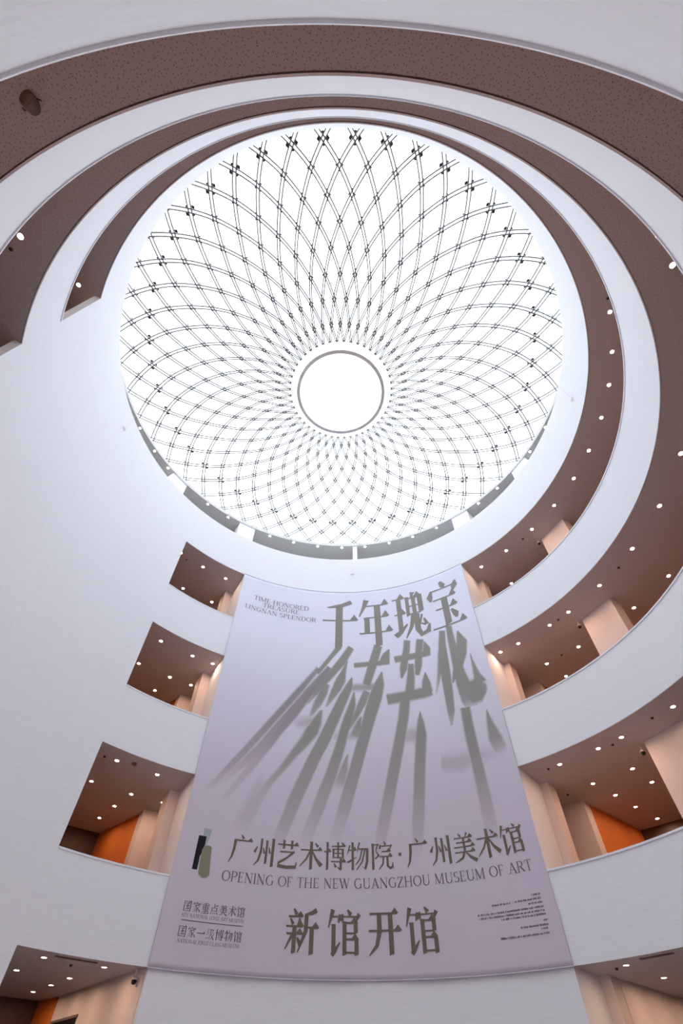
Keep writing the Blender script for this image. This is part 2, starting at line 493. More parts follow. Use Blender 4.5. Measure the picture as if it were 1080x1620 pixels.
# doorway low in the lowest left wall
bm = bmesh.new()
prism(bm, [(-32.87, 14.14), (-33.86, 16.15), (-33.70, 16.16), (-32.7, 14.15)], ZF, 2.25)
dr = structure(link('door_1', bm, M['black']), 'dark doorway in the pale wall of the lowest left opening', 'door')
bm = bmesh.new()
prism(bm, [(-32.93, 14.08), (-33.92, 16.2), (-33.70, 16.21), (-32.7, 14.1)], 2.25, 2.31)
link('door_head', bm, M['beige'], dr)
SHADOW = [
('g', [(-0.581,14.473,-0.631,14.522,-0.793,14.683,-0.844,14.733,0.95),(-1.054,13.842,-1.104,13.887,-1.216,13.989,-1.266,14.034,0.95),(-1.461,13.219,-1.51,13.262,-1.621,13.357,-1.67,13.399,0.95),(-1.649,12.966,-1.697,13.008,-1.793,13.093,-1.841,13.136,0.95)]),
('p', [(-1.575,13.23,-1.661,13.304,-1.735,13.367,-1.821,13.441,0.9),(-2.28,12.056,-2.363,12.122,-2.518,12.243,-2.601,12.308,0.95),(-3.04,10.927,-3.12,10.985,-3.281,11.1,-3.362,11.157,0.9),(-3.626,10.04,-3.704,10.092,-3.861,10.195,-3.94,10.246,0.85),(-4.173,9.216,-4.249,9.264,-4.401,9.358,-4.478,9.405,0.75),(-4.693,8.475,-4.767,8.519,-4.904,8.6,-4.978,8.643,0.65),(-5.137,7.846,-5.209,7.887,-5.321,7.951,-5.393,7.992,0.45),(-5.524,7.386,-5.594,7.426,-5.624,7.443,-5.694,7.482,0)]),
('p', [(-1.285,13.053,-1.369,13.129,-1.441,13.193,-1.526,13.269,0.9),(-1.916,12.058,-1.999,12.124,-2.141,12.238,-2.224,12.305,0.9),(-2.625,10.988,-2.705,11.047,-2.855,11.156,-2.936,11.215,0.9),(-3.227,10.109,-3.306,10.161,-3.453,10.256,-3.533,10.307,0.8),(-3.721,9.293,-3.797,9.342,-3.95,9.438,-4.027,9.486,0.7),(-4.197,8.621,-4.266,8.673,-4.445,8.806,-4.515,8.858,0.55),(-4.753,8.069,-4.82,8.119,-4.943,8.212,-5.011,8.262,0.3),(-5.229,7.662,-5.272,7.691,-5.277,7.694,-5.32,7.723,0)]),
('p', [(-1.035,13.297,-1.125,13.366,-1.241,13.454,-1.332,13.523,0.95),(-1.397,12.582,-1.484,12.649,-1.67,12.791,-1.758,12.856,0.95),(-1.942,11.729,-2.027,11.789,-2.216,11.92,-2.302,11.979,0.95),(-2.449,10.839,-2.531,10.894,-2.719,11.02,-2.802,11.075,0.9),(-2.94,10.135,-3.019,10.188,-3.2,10.307,-3.281,10.359,0.85),(-3.377,9.401,-3.456,9.446,-3.66,9.563,-3.739,9.609,0.75),(-3.803,8.706,-3.879,8.749,-4.078,8.857,-4.155,8.899,0.55),(-4.279,7.999,-4.354,8.038,-4.494,8.109,-4.57,8.147,0.4),(-4.676,7.398,-4.751,7.431,-4.836,7.469,-4.911,7.503,0.25),(-4.905,7.042,-4.978,7.07,-4.986,7.073,-5.058,7.101,0)]),
('g', [(0.019,14.399,-0.048,14.454,-0.248,14.62,-0.315,14.675,0.95),(-0.418,13.556,-0.48,13.611,-0.733,13.829,-0.797,13.883,0.95),(-0.898,12.935,-0.956,12.991,-1.162,13.186,-1.221,13.242,0.95),(-1.293,12.42,-1.353,12.471,-1.562,12.646,-1.622,12.696,0.95),(-1.64,11.949,-1.7,11.995,-1.833,12.095,-1.893,12.14,0.9),(-2.018,11.481,-2.076,11.525,-2.123,11.561,-2.182,11.605,0.7)]),
('g', [(-0.29,13.773,-0.33,13.79,-0.335,13.791,-0.375,13.808,0.9),(-0.364,13.126,-0.436,13.155,-0.582,13.212,-0.655,13.24,0.95),(-0.391,12.636,-0.46,12.67,-0.81,12.833,-0.88,12.865,0.95),(-0.602,12.207,-0.667,12.246,-0.964,12.418,-1.031,12.456,0.95),(-0.917,11.758,-0.981,11.795,-1.143,11.888,-1.207,11.925,0.9),(-1.204,11.373,-1.262,11.404,-1.268,11.407,-1.326,11.438,0.7)]),
('g', [(-1.093,12.453,-1.191,12.494,-1.345,12.558,-1.444,12.598,0.9),(-1.199,11.963,-1.293,12.007,-1.55,12.126,-1.646,12.169,0.95),(-1.426,11.47,-1.516,11.518,-1.749,11.64,-1.841,11.686,0.9),(-1.734,11.04,-1.822,11.087,-1.892,11.124,-1.98,11.17,0.8),(-1.903,10.887,-1.948,10.911,-1.953,10.914,-1.998,10.937,0.5)]),
('g', [(-2.737,10.781,-2.691,10.527,-2.686,10.499,-2.641,10.251,0),(-2.524,10.929,-2.461,10.617,-2.438,10.505,-2.377,10.203,0.4),(-2.194,11.028,-2.124,10.714,-2.092,10.574,-2.025,10.271,0.55),(-1.776,11.121,-1.708,10.804,-1.683,10.691,-1.617,10.384,0.6)]),
('g', [(-1.363,11.209,-1.447,11.242,-1.456,11.246,-1.54,11.279,0.9),(-1.374,10.646,-1.49,10.695,-1.762,10.807,-1.88,10.855,0.95),(-1.514,10.148,-1.622,10.208,-1.997,10.411,-2.107,10.469,0.95),(-1.887,9.649,-1.986,9.717,-2.246,9.894,-2.347,9.961,0.9),(-2.356,9.123,-2.453,9.188,-2.615,9.295,-2.713,9.359,0.85),(-2.778,8.544,-2.873,8.604,-2.979,8.67,-3.075,8.73,0.75),(-3.2,7.964,-3.295,8.017,-3.422,8.088,-3.518,8.141,0.55),(-3.416,7.473,-3.514,7.517,-3.742,7.617,-3.841,7.66,0.4),(-3.722,6.723,-3.82,6.757,-4.211,6.891,-4.31,6.924,0.3),(-3.845,6.334,-3.944,6.358,-4.341,6.451,-4.441,6.474,0)]),
('p', [(-3.514,8.414,-3.626,8.428,-3.639,8.43,-3.751,8.444,0.1),(-3.417,7.96,-3.611,7.995,-3.78,8.025,-3.974,8.057,0.3),(-3.532,7.414,-3.718,7.46,-3.939,7.512,-4.126,7.555,0.3),(-3.711,6.79,-3.89,6.839,-4.158,6.911,-4.338,6.957,0.25),(-3.875,6.363,-4.049,6.413,-4.31,6.487,-4.486,6.534,0)]),
('g', [(-0.073,12.845,-0.125,12.864,-0.131,12.866,-0.183,12.884,0.95),(-0.04,12.358,-0.122,12.399,-0.349,12.51,-0.432,12.549,0.95),(-0.278,11.724,-0.357,11.766,-0.674,11.931,-0.754,11.972,0.95),(-0.666,10.731,-0.743,10.767,-1.116,10.938,-1.194,10.972,0.93),(-1.046,9.799,-1.119,9.833,-1.507,10.009,-1.582,10.042,0.9),(-1.415,9.067,-1.487,9.098,-1.865,9.257,-1.938,9.287,0.86),(-1.737,8.257,-1.808,8.283,-2.209,8.426,-2.28,8.451,0.8),(-2.052,7.503,-2.121,7.525,-2.514,7.645,-2.584,7.666,0.7),(-2.303,6.82,-2.371,6.839,-2.727,6.931,-2.796,6.948,0.55),(-2.484,6.287,-2.55,6.304,-2.897,6.395,-2.963,6.411,0.3),(-2.715,5.701,-2.779,5.718,-3.088,5.798,-3.153,5.814,0)]),
('g', [(1.392,14.433,1.332,14.463,1.015,14.619,0.954,14.648,0.95),(1.102,13.446,1.044,13.474,0.701,13.631,0.642,13.657,0.95),(0.723,12.377,0.667,12.401,0.385,12.519,0.329,12.542,0.95)]),
('g', [(-0.034,13.681,-0.029,13.608,-0.015,13.411,-0.01,13.34,0.95),(0.551,13.709,0.556,13.636,0.567,13.439,0.571,13.367,0.95),(1.648,13.712,1.65,13.64,1.654,13.443,1.655,13.372,0.95)]),
('g', [(1.73,14.213,1.694,14.243,1.69,14.246,1.653,14.275,0.95),(1.716,13.83,1.66,13.865,1.395,14.023,1.338,14.057,0.95),(1.678,13.411,1.619,13.438,1.193,13.627,1.134,13.652,0.95)]),
('g', [(-0.194,12.62,-0.186,12.42,-0.181,12.272,-0.174,12.077,0.75),(1.121,12.606,1.118,12.406,1.116,12.243,1.114,12.049,0.85)]),
('g', [(1.304,13.045,1.264,13.058,1.26,13.06,1.22,13.073,0.95),(1.378,12.365,1.307,12.393,0.952,12.533,0.88,12.561,0.95),(1.226,11.701,1.158,11.731,0.666,11.942,0.597,11.971,0.95),(0.959,10.976,0.892,11.002,0.435,11.174,0.368,11.198,0.93),(0.696,10.216,0.631,10.239,0.224,10.374,0.158,10.396,0.9),(0.466,9.487,0.403,9.507,0.007,9.628,-0.057,9.647,0.88),(0.214,8.672,0.152,8.69,-0.23,8.801,-0.292,8.819,0.84),(-0.009,7.962,-0.068,7.979,-0.464,8.086,-0.524,8.102,0.75),(-0.198,7.352,-0.256,7.367,-0.642,7.463,-0.701,7.477,0.6),(-0.354,6.876,-0.411,6.89,-0.778,6.976,-0.836,6.989,0.35),(-0.559,6.222,-0.615,6.234,-0.96,6.31,-1.016,6.321,0)]),
('g', [(0.032,12.108,-0.034,12.12,-0.041,12.122,-0.107,12.133,0.9),(0.073,11.477,-0.011,11.501,-0.221,11.558,-0.306,11.58,0.95),(-0.069,10.849,-0.15,10.877,-0.445,10.979,-0.526,11.006,0.95),(-0.238,10.284,-0.317,10.308,-0.623,10.397,-0.703,10.419,0.95),(-0.368,9.735,-0.446,9.757,-0.757,9.844,-0.836,9.865,0.92),(-0.518,9.197,-0.593,9.221,-0.927,9.323,-1.003,9.345,0.88),(-0.754,8.439,-0.826,8.463,-1.176,8.575,-1.249,8.597,0.8),(-0.977,7.842,-1.047,7.865,-1.417,7.982,-1.488,8.004,0.7),(-1.199,7.228,-1.267,7.249,-1.628,7.357,-1.697,7.377,0.55),(-1.426,6.702,-1.492,6.721,-1.817,6.812,-1.885,6.831,0.35),(-1.671,6.003,-1.736,6.019,-2.053,6.098,-2.118,6.114,0)]),
('g', [(0.719,12.037,0.652,12.072,0.423,12.19,0.356,12.225,0.9),(0.506,11.487,0.441,11.522,0.194,11.657,0.129,11.692,0.9),(0.207,10.982,0.145,11.018,-0.031,11.118,-0.094,11.153,0.9),(-0.095,10.51,-0.156,10.543,-0.231,10.583,-0.293,10.616,0.85),(-0.265,10.292,-0.309,10.315,-0.314,10.318,-0.359,10.34,0.8)]),
('g', [(0.316,10.925,0.256,10.948,0.249,10.95,0.189,10.972,0.9),(0.324,10.398,0.208,10.444,-0.001,10.523,-0.119,10.566,0.9),(0.228,10.053,0.111,10.092,-0.163,10.18,-0.281,10.216,0.8),(0.197,9.879,0.078,9.904,-0.202,9.958,-0.322,9.98,0)]),
('g', [(-0.917,10.371,-0.912,10.147,-0.91,10.064,-0.905,9.845,0.3),(-0.586,10.395,-0.574,10.171,-0.567,10.047,-0.556,9.829,0.5),(0.168,10.409,0.178,10.185,0.181,10.102,0.19,9.883,0.5)]),
('g', [(-0.277,9.359,-0.323,9.369,-0.328,9.371,-0.375,9.381,0.8),(-0.246,8.777,-0.37,8.81,-0.526,8.851,-0.652,8.883,0.8),(-0.349,8.275,-0.47,8.308,-0.738,8.38,-0.86,8.411,0.65),(-0.475,7.972,-0.596,8,-0.778,8.042,-0.899,8.069,0)]),
('g', [(2.79,14.517,2.728,14.538,2.476,14.622,2.413,14.643,0.95),(2.709,14.005,2.648,14.029,2.388,14.127,2.326,14.15,0.95),(2.583,13.48,2.524,13.504,2.248,13.612,2.188,13.635,0.95),(2.471,12.974,2.413,12.997,2.135,13.107,2.077,13.129,0.95),(2.209,12.555,2.153,12.579,2.124,12.59,2.067,12.614,0.95)]),
('g', [(3.432,14.397,3.37,14.422,3.083,14.536,3.021,14.56,0.95),(3.28,13.685,3.219,13.707,2.938,13.802,2.877,13.822,0.95),(3.166,13.008,3.107,13.028,2.833,13.116,2.773,13.134,0.95),(2.99,12.56,2.932,12.581,2.802,12.626,2.743,12.646,0.95)]),
('g', [(1.88,13.835,1.886,13.762,1.909,13.475,1.915,13.404,0.95),(2.551,13.845,2.556,13.772,2.576,13.484,2.581,13.413,0.95),(3.583,13.798,3.586,13.726,3.596,13.494,3.599,13.424,0.95)]),
('g', [(3.458,14.295,3.416,14.291,3.412,14.291,3.37,14.287,0.95),(3.679,13.879,3.617,13.886,3.329,13.913,3.266,13.918,0.95),(3.644,13.486,3.583,13.504,3.264,13.596,3.203,13.613,0.95)]),
('g', [(2.817,13.214,2.741,13.231,2.544,13.276,2.468,13.292,0.95),(2.78,12.513,2.707,12.533,2.427,12.603,2.354,12.621,0.95),(2.671,11.721,2.6,11.74,2.259,11.83,2.188,11.847,0.95)]),
('g', [(1.384,11.97,1.395,11.843,1.429,11.463,1.439,11.341,0.95),(2.338,11.999,2.347,11.872,2.374,11.492,2.382,11.371,0.95),(3.069,12.025,3.079,11.899,3.109,11.512,3.119,11.391,0.95),(3.377,12.005,3.389,11.88,3.419,11.555,3.43,11.434,0.95)]),
('g', [(3.27,12.676,3.243,12.68,3.24,12.68,3.213,12.684,0.95),(3.444,12.145,3.371,12.155,3.064,12.194,2.991,12.202,0.95),(3.476,11.67,3.404,11.679,3.003,11.722,2.931,11.729,0.95)]),
('g', [(2.457,11.444,2.373,11.468,2.022,11.561,1.937,11.583,0.95),(2.305,10.643,2.224,10.667,1.872,10.767,1.791,10.789,0.93),(2.087,9.828,2.01,9.853,1.66,9.961,1.582,9.984,0.9),(1.853,9.008,1.779,9.031,1.415,9.136,1.34,9.158,0.86),(1.624,8.245,1.551,8.264,1.199,8.355,1.125,8.374,0.8),(1.41,7.469,1.34,7.486,0.987,7.569,0.916,7.585,0.68),(1.203,6.794,1.135,6.809,0.803,6.881,0.735,6.895,0.5),(1.039,6.256,0.972,6.269,0.67,6.327,0.602,6.339,0.3),(0.874,5.697,0.808,5.708,0.546,5.753,0.481,5.764,0)]),
('g', [(2.811,10.881,2.786,10.884,2.784,10.885,2.759,10.888,0.95),(2.929,10.435,2.848,10.446,2.657,10.473,2.575,10.483,0.95),(2.962,9.871,2.882,9.885,2.524,9.945,2.444,9.958,0.95),(2.852,9.226,2.775,9.241,2.428,9.308,2.35,9.322,0.9),(2.743,8.625,2.668,8.638,2.316,8.697,2.241,8.709,0.86),(2.614,7.772,2.542,7.783,2.191,7.833,2.118,7.842,0.78),(2.483,6.978,2.413,6.987,2.063,7.032,1.992,7.041,0.6),(2.362,6.338,2.295,6.345,1.977,6.378,1.909,6.385,0.4),(2.259,5.641,2.193,5.647,1.886,5.672,1.82,5.677,0)]),
('g', [(2.043,10.361,2.042,10.057,2.04,9.814,2.039,9.524,0.5),(2.558,10.344,2.55,10.043,2.543,9.775,2.535,9.487,0.6)]),
('g', [(4.528,14.531,4.466,14.556,4.247,14.64,4.185,14.664,0.95),(4.436,13.793,4.375,13.811,4.083,13.896,4.022,13.913,0.95),(4.415,12.941,4.355,12.953,3.966,13.025,3.905,13.036,0.95),(4.378,12.131,4.32,12.139,3.942,12.192,3.884,12.2,0.95),(4.326,11.362,4.269,11.37,3.938,11.413,3.882,11.42,0.95),(4.246,10.566,4.192,10.575,3.94,10.615,3.885,10.623,0.9),(4.054,10.012,4.001,10.022,3.975,10.027,3.922,10.037,0.6)]),
('g', [(4.289,13.458,4.215,13.489,4.022,13.571,3.948,13.602,0.95),(3.979,12.36,3.909,12.39,3.803,12.434,3.732,12.463,0.9),(3.62,11.517,3.583,11.532,3.579,11.534,3.542,11.549,0.6)]),
('g', [(4.889,14.695,4.81,14.711,4.602,14.749,4.522,14.763,0.95),(4.907,13.926,4.829,13.938,4.558,13.974,4.48,13.983,0.95),(4.963,13.029,4.888,13.037,4.551,13.068,4.476,13.074,0.95),(5.033,12.198,4.961,12.201,4.527,12.215,4.455,12.216,0.95),(5.153,11.568,5.083,11.566,4.552,11.538,4.482,11.533,0.95),(5.29,10.928,5.222,10.928,4.607,10.915,4.538,10.913,0.9),(5.19,10.545,5.123,10.55,4.716,10.577,4.648,10.58,0.5)]),
('g', [(5.129,14.289,5.074,14.286,5.068,14.286,5.012,14.283,0.95),(5.454,13.603,5.378,13.622,4.951,13.719,4.874,13.736,0.95),(5.287,12.956,5.217,12.996,4.797,13.235,4.727,13.274,0.95),(5.013,12.446,4.949,12.492,4.622,12.718,4.556,12.763,0.95),(4.694,12.093,4.631,12.138,4.472,12.25,4.408,12.295,0.95),(4.427,11.778,4.37,11.814,4.363,11.818,4.306,11.855,0.95)]),
('g', [(4.924,11.766,4.852,11.592,4.654,11.107,4.586,10.94,0.9),(5.224,11.783,5.19,11.594,5.034,10.728,5.003,10.553,0.95),(5.506,11.744,5.495,11.551,5.448,10.739,5.438,10.561,0.95),(5.778,11.381,5.72,11.209,5.624,10.922,5.568,10.756,0.9),(5.839,11.18,5.753,11.027,5.739,11.003,5.654,10.852,0.4)]),
('g', [(5.434,12.909,5.408,12.912,5.405,12.912,5.378,12.915,0.95),(5.536,12.353,5.463,12.358,5.391,12.363,5.318,12.367,0.95),(5.639,11.866,5.568,11.866,5.356,11.865,5.286,11.865,0.95),(5.85,11.43,5.781,11.428,5.27,11.404,5.201,11.399,0.95)]),
('g', [(4.918,10.575,4.823,10.587,4.511,10.623,4.415,10.633,0.95),(4.898,9.999,4.806,10.008,4.488,10.036,4.394,10.044,0.95),(4.897,9.356,4.807,9.361,4.471,9.375,4.381,9.378,0.92),(4.919,8.736,4.831,8.739,4.493,8.745,4.405,8.746,0.88),(4.93,7.978,4.845,7.98,4.507,7.984,4.422,7.984,0.8),(4.949,7.271,4.867,7.272,4.51,7.275,4.428,7.275,0.65),(4.951,6.663,4.872,6.663,4.498,6.663,4.418,6.662,0.45),(4.941,6.137,4.864,6.136,4.521,6.13,4.444,6.128,0.2),(4.923,5.725,4.848,5.724,4.545,5.717,4.469,5.714,0)]),
('g', [(5.535,10.267,5.511,10.269,5.509,10.27,5.485,10.271,0.9),(5.708,9.692,5.592,9.696,5.436,9.701,5.319,9.703,0.9),(5.871,9.134,5.759,9.127,5.359,9.095,5.246,9.084,0.85),(5.957,8.801,5.852,8.772,5.468,8.66,5.364,8.628,0.6),(5.946,8.576,5.85,8.53,5.734,8.473,5.639,8.425,0)]),
('g', [(3.354,9.089,3.333,8.773,3.318,8.547,3.298,8.245,0.45),(4.022,9.042,4.019,8.729,4.017,8.447,4.014,8.15,0.5),(4.362,9.045,4.397,8.733,4.422,8.511,4.456,8.214,0.45),(5.306,9.004,5.261,8.703,5.246,8.6,5.204,8.309,0.3),(6.076,8.655,5.954,8.39,5.936,8.349,5.817,8.089,0)]),
]

# ------------------------------------------------------------------ pillars
PILLARS = [
    ('L', -31.6, -28.6 - 1.1, 11.76, 12.5, 'front pale pillar beside the banner in the %s left opening'),
    ('L', -32.6, -29.5, 14.0, 14.6, 'pale pillar standing further back in the %s left opening'),
    ('R', 38.2, 41.3, 11.76, 12.4, 'front pale pillar beside the banner in the %s right opening'),
    ('R', 39.0, 42.7, 14.0, 14.6, 'pale pillar standing further back in the %s right opening'),
    ('R', 59.6, 66.8, 11.72, 12.2, 'broad pale pillar in the %s right gallery, away from the banner'),
]
for k in (1, 2, 3, 4):
    z0, z1 = (FT[k - 1] - .97 if k > 1 else ZF), FB[k] + .02
    for side, a0, a1, r0, r1, lab in PILLARS:
        if k == 1 and side == 'L':
            continue
        if k == 1 and r0 > 13:
            continue
        bm = bmesh.new()
        sector(bm, a0, a1, r0, r1, z0, z1, 8.0)
        tag(link('pillar', bm, M['pillar']), lab % TIER[k], 'pillar', 'pillars of the balcony openings')
TOPP = [(-59.2, -53.6, 'leftmost white pillar under the skylight rim'),
        (-33.6, -28.2, 'white pillar under the skylight rim above the left edge of the banner'),
        (4.55, 5.95, 'slim white post under the skylight rim above the middle of the banner'),
        (38.2, 43.8, 'white pillar under the skylight rim above the right edge of the banner'),
        (61.5, 67.2, 'rightmost white pillar under the skylight rim')]
for a0, a1, lab in TOPP:
    bm = bmesh.new()
    sector(bm, a0, a1, 11.42, 11.75 if a1 - a0 < 2 else 12.1, FT[4] - .97 if not (A_L1 < a0 < A_R0) else FT[4], ZR, 8.0)
    tag(link('pillar', bm, M['white']), lab, 'pillar', 'pillars of the roof gallery')

# ------------------------------------------------------------------ skylight: saucer of glass on a diagrid
ROW_R = [12.3, 11.5, 10.68, 9.83, 8.94, 7.95, 7.0, 6.05, 5.06, 4.09, 3.12, 2.42]
ROW_Z = [24.25, 24.22, 24.20, 24.16, 24.08, 23.93, 23.70, 23.42, 23.12, 22.80, 22.36, 22.03]
PH = 5.0                                   # bearing of the even rows (row index counted from 0 = second entry)


def prof(t):
    t = max(0.0, min(len(ROW_R) - 1.0, t))
    i = min(int(t), len(ROW_R) - 2)
    f = t - i

    def cr(a):
        p0, p1, p2, p3 = a[max(i - 1, 0)], a[i], a[i + 1], a[min(i + 2, len(a) - 1)]
        return p1 + .5 * f * (p2 - p0 + f * (2 * p0 - 5 * p1 + 4 * p2 - p3 + f * (3 * (p1 - p2) + p3 - p0)))
    return cr(ROW_R), cr(ROW_Z)


def node(k, j, dz=0.0):
    """node j of row k (k = 0 is the row at the rim)"""
    az = PH + 7.5 * j + (3.75 if k % 2 else 0.0) + (0 if k % 2 == 0 else 0)
    r, z = prof(k)
    return az, r, z + dz


NR = len(ROW_R)
bm = bmesh.new()
rnd = random.Random(5)
P = {}
for k in range(NR):
    for j in range(48):
        az = PH + 7.5 * j + (3.75 if k % 2 == 0 else 0)
        r, z = prof(k)
        P[k, j] = bm.verts.new(pol(az, r, z + .07))
inner = []
for j in range(48):
    az = PH + 7.5 * j + (3.75 if (NR - 1) % 2 == 0 else 0)
    inner.append(bm.verts.new(pol(az, 2.10, 21.93)))


def lo(k, j):      # neighbour in the next row, towards smaller bearing
    return (k + 1, j % 48) if k % 2 == 0 else (k + 1, (j - 1) % 48)


def hi(k, j):
    return (k + 1, (j + 1) % 48) if k % 2 == 0 else (k + 1, j % 48)


for k in range(NR - 2):
    for j in range(48):
        a = P[k, j]
        b, c = P[lo(k, j)], P[hi(k, j)]
        d = P[k + 2, j]
        f = bm.faces.new((a, b, d, c))
        u = rnd.random()
        f.material_index = 1 if u < .10 else (2 if u < .2 else 0)
for j in range(48):
    bm.faces.new((P[0, j], P[0, (j + 1) % 48], P[hi(0, j)]))
    k = NR - 2
    bm.faces.new((P[k, j], P[lo(k, j)], P[hi(k, j)]))
    bm.faces.new((P[NR - 1, j], P[NR - 1, (j + 1) % 48], inner[(j + 1) % 48], inner[j]))
win = structure(link('window_1', bm, [M['glass'], M['glass_b'], M['glass_p']]),
                'round saucer-shaped glass skylight of diamond panes', 'skylight')

lat = empty('skylight_lattice', pol(0, 0.0, 24.0))
lat_inv = Matrix.Translation(lat.location).inverted()
tag(lat, 'pale diagonal lattice of crossing bars under the glass skylight', 'skylight frame')


def to_lat(bm):
    bm.transform(lat_inv)


for fam in (-1, 1):
    for j in range(48):
        bm = bmesh.new()
        pts, wid = [], []
        n = (NR - 1) * 3
        for i in range(n + 1):
            t = i / 3.0
            r, z = prof(t)
            az = PH + 3.75 + 7.5 * j + fam * 3.75 * t
            pts.append(pol(az, r, z))
            wid.append(S * (.022 + .0052 * r))
        L, Rr = [], []
        for i, p in enumerate(pts):
            t = (pts[min(i + 1, n)] - pts[max(i - 1, 0)]).normalized()
            rad = Vector((p.x, p.y, 0)).normalized()
            nrm = (Vector((0, 0, 1)) - t * t.z).normalized()
            side = t.cross(nrm).normalized()
            L.append(p + side * wid[i])
            Rr.append(p - side * wid[i])
        up = Vector((0, 0, .012 * S))
        vl = [bm.verts.new(p) for p in L]
        vr = [bm.verts.new(p) for p in Rr]
        for i in range(n):
            bm.faces.new((vl[i], vl[i + 1], vr[i + 1], vr[i]))
        rodr = [S * (.0180 + .0009 * prof(i / 3.0)[0]) for i in range(n + 1)]
        tube(bm, L, rodr, 5, 1)
        tube(bm, Rr, rodr, 5, 1)
        to_lat(bm)
        link('rib', bm, [M['bar'], M['rod']], lat)


def gusset(bm, k, j):
    az = PH + 7.5 * j + (3.75 if k % 2 == 0 else 0)
    r, z = prof(k)
    p = pol(az, r, z + .035)
    q = pol(az, prof(k + .2)[0], prof(k + .2)[1] + .035)
    t = (q - p).normalized()
    side = t.cross(Vector((0, 0, 1))).normalized()
    dr = (prof(k - 1)[0] - prof(k + 1)[0]) / 2
    al = math.atan2(math.radians(3.75) * r, dr)
    hw = .026 + .0062 * r                    # half width of a bar with its rods
    d_side, d_end = (.150, .095) if k == 3 else ((.08, .06) if k == 2 else (.060 + .001 * r, .055))
    ca, sa = math.cos(al), math.sin(al)

    def W(u, v_, z_):
        return bm.verts.new(p + S * (u * t + v_ * side) + Vector((0, 0, z_)))
    for sg in (-1, 1):
        a0 = hw / sa + .012
        a1 = hw / ca + .012
        end = [(sg * a0, 0), (sg * (a0 + d_end * ca), d_end * sa), (sg * (a0 + d_end * 1.05), 0), (sg * (a0 + d_end * ca), -d_end * sa)]
        sid = [(0, sg * a1), (d_side * ca * .85, sg * (a1 + d_side * sa * .85)), (0, sg * (a1 + d_side)), (-d_side * ca * .85, sg * (a1 + d_side * sa * .85))]
        for q4 in (end, sid):
            lo_, hi_ = [W(u, v_, 0) for u, v_ in q4], [W(u, v_, .02) for u, v_ in q4]
            bm.faces.new(lo_)
            bm.faces.new(hi_[::-1])
            for i in range(4):
                bm.faces.new((lo_[i], lo_[(i + 1) % 4], hi_[(i + 1) % 4], hi_[i]))
    # thin cross plate that holds the four corner plates together
    u_, v__ = hw / sa + .03, hw / ca + .03
    for q4 in ([(-u_, -.005), (u_, -.005), (u_, .005), (-u_, .005)], [(-.005, -v__), (.005, -v__), (.005, v__), (-.005, v__)]):
        bm.faces.new([W(u, v_, .01) for u, v_ in q4])


for k in (3, 2):
    for j in range(48):
        bm = bmesh.new()
        gusset(bm, k, j)
        to_lat(bm)
        link('node_plate', bm, M['gusset'], lat)
bm = bmesh.new()
for k in range(4, NR - 1):
    for j in range(48):
        gusset(bm, k, j)
to_lat(bm)
o = link('small_node_plates', bm, M['gusset'], lat)
o['kind'] = 'stuff'

ring = empty('oculus_ring', pol(0, 0, 21.82))
tag(ring, 'round grey steel ring at the centre of the skylight', 'skylight ring')
bm = bmesh.new()
lathe(bm, [(S * 1.97, -.06), (S * 2.12, -.06), (S * 2.12, .12), (S * 1.97, .12), (S * 1.97, -.06)], 72)
link('ring_beam', bm, M['steel'], ring, True)
bm = bmesh.new()
disc(bm, S * 1.98, .10, 72)
link('oculus_pane', bm, M['glass'], ring)

# ------------------------------------------------------------------ downlights
bm = bmesh.new()
lathe(bm, [(.066, -.004), (.088, -.012), (.092, 0.0), (.066, .0)], 20)
me_trim = link('trim_ring', bm, M['trim'])
bm = bmesh.new()
disc(bm, .070, -.006, 20)
me_lens = link('lens', bm, M['lamp'])
bm = bmesh.new()
disc(bm, .070, -.006, 20)
me_lens2 = link('lens', bm, M['lamp_cool'])
TRIM, LENS, LENS2 = me_trim.data, me_lens.data, me_lens2.data
for o in (me_trim, me_lens, me_lens2):
    bpy.data.objects.remove(o)


def downlight(az, r, z, label, group, cool=False):
    o = empty('downlight', pol(az, r, z))
    tag(o, label, 'light', group)
    for nm, me in (('trim_ring', TRIM), ('lens', LENS2 if cool else LENS)):
        c = bpy.data.objects.new(nm, me)
        col.objects.link(c)
        c.parent = o
    return o


ROWN = ['front row', 'second row', 'third row', 'fourth row', 'back row']
ROWR = [10.87, 13.0, 14.45, 15.95, 17.6]
LIGHTS = {   # tier: {side: [(row, [bearings going away from the banner])]}
    1: {'L': [(0, [-35.0, -43.8, -51.0]), (1, [-36.4, -43.2]), (2, [-36.8]), (3, [-37.2]), (4, [-39.7])],
        'R': [(0, [45.6, 54.0]), (1, [46.0, 53.5]), (2, [46.6, 53]), (3, [46.8])]},
    2: {'L': [(0, [-35.9, -44.1]), (1, [-30.9, -36.5, -43.5]), (2, [-36.9]), (3, [-37.1])],
        'R': [(0, [46.1, 53.9, 58.6, 69.2]), (1, [46.6, 53.4, 66.8]), (2, [47.1, 52.8]), (3, [47.3]), (4, [47.6])]},
    3: {'L': [(0, [-31.0, -36.2, -44.5]), (1, [-32.0, -36.7, -43.7]), (2, [-37.1])],
        'R': [(0, [41.6, 46.3, 54.7, 59.9, 68.9, 79.3, 89.5, 100.2, 131.3, 225.6]), (1, [46.8, 53.9, 66.7, 75.1]), (2, [47.2, 53.4])]},
    4: {'L': [(0, [-33.7, -40.9, -48.2]), (1, [-32.9, -40.7])],
        'R': [(0, [43.6, 51.8, 60.8, 69.3, 77.7, 85.4, 93.6, 101.1, 108.2, 116.4, 124.9, 239.8]), (1, [45.9, 53.8])]},
}
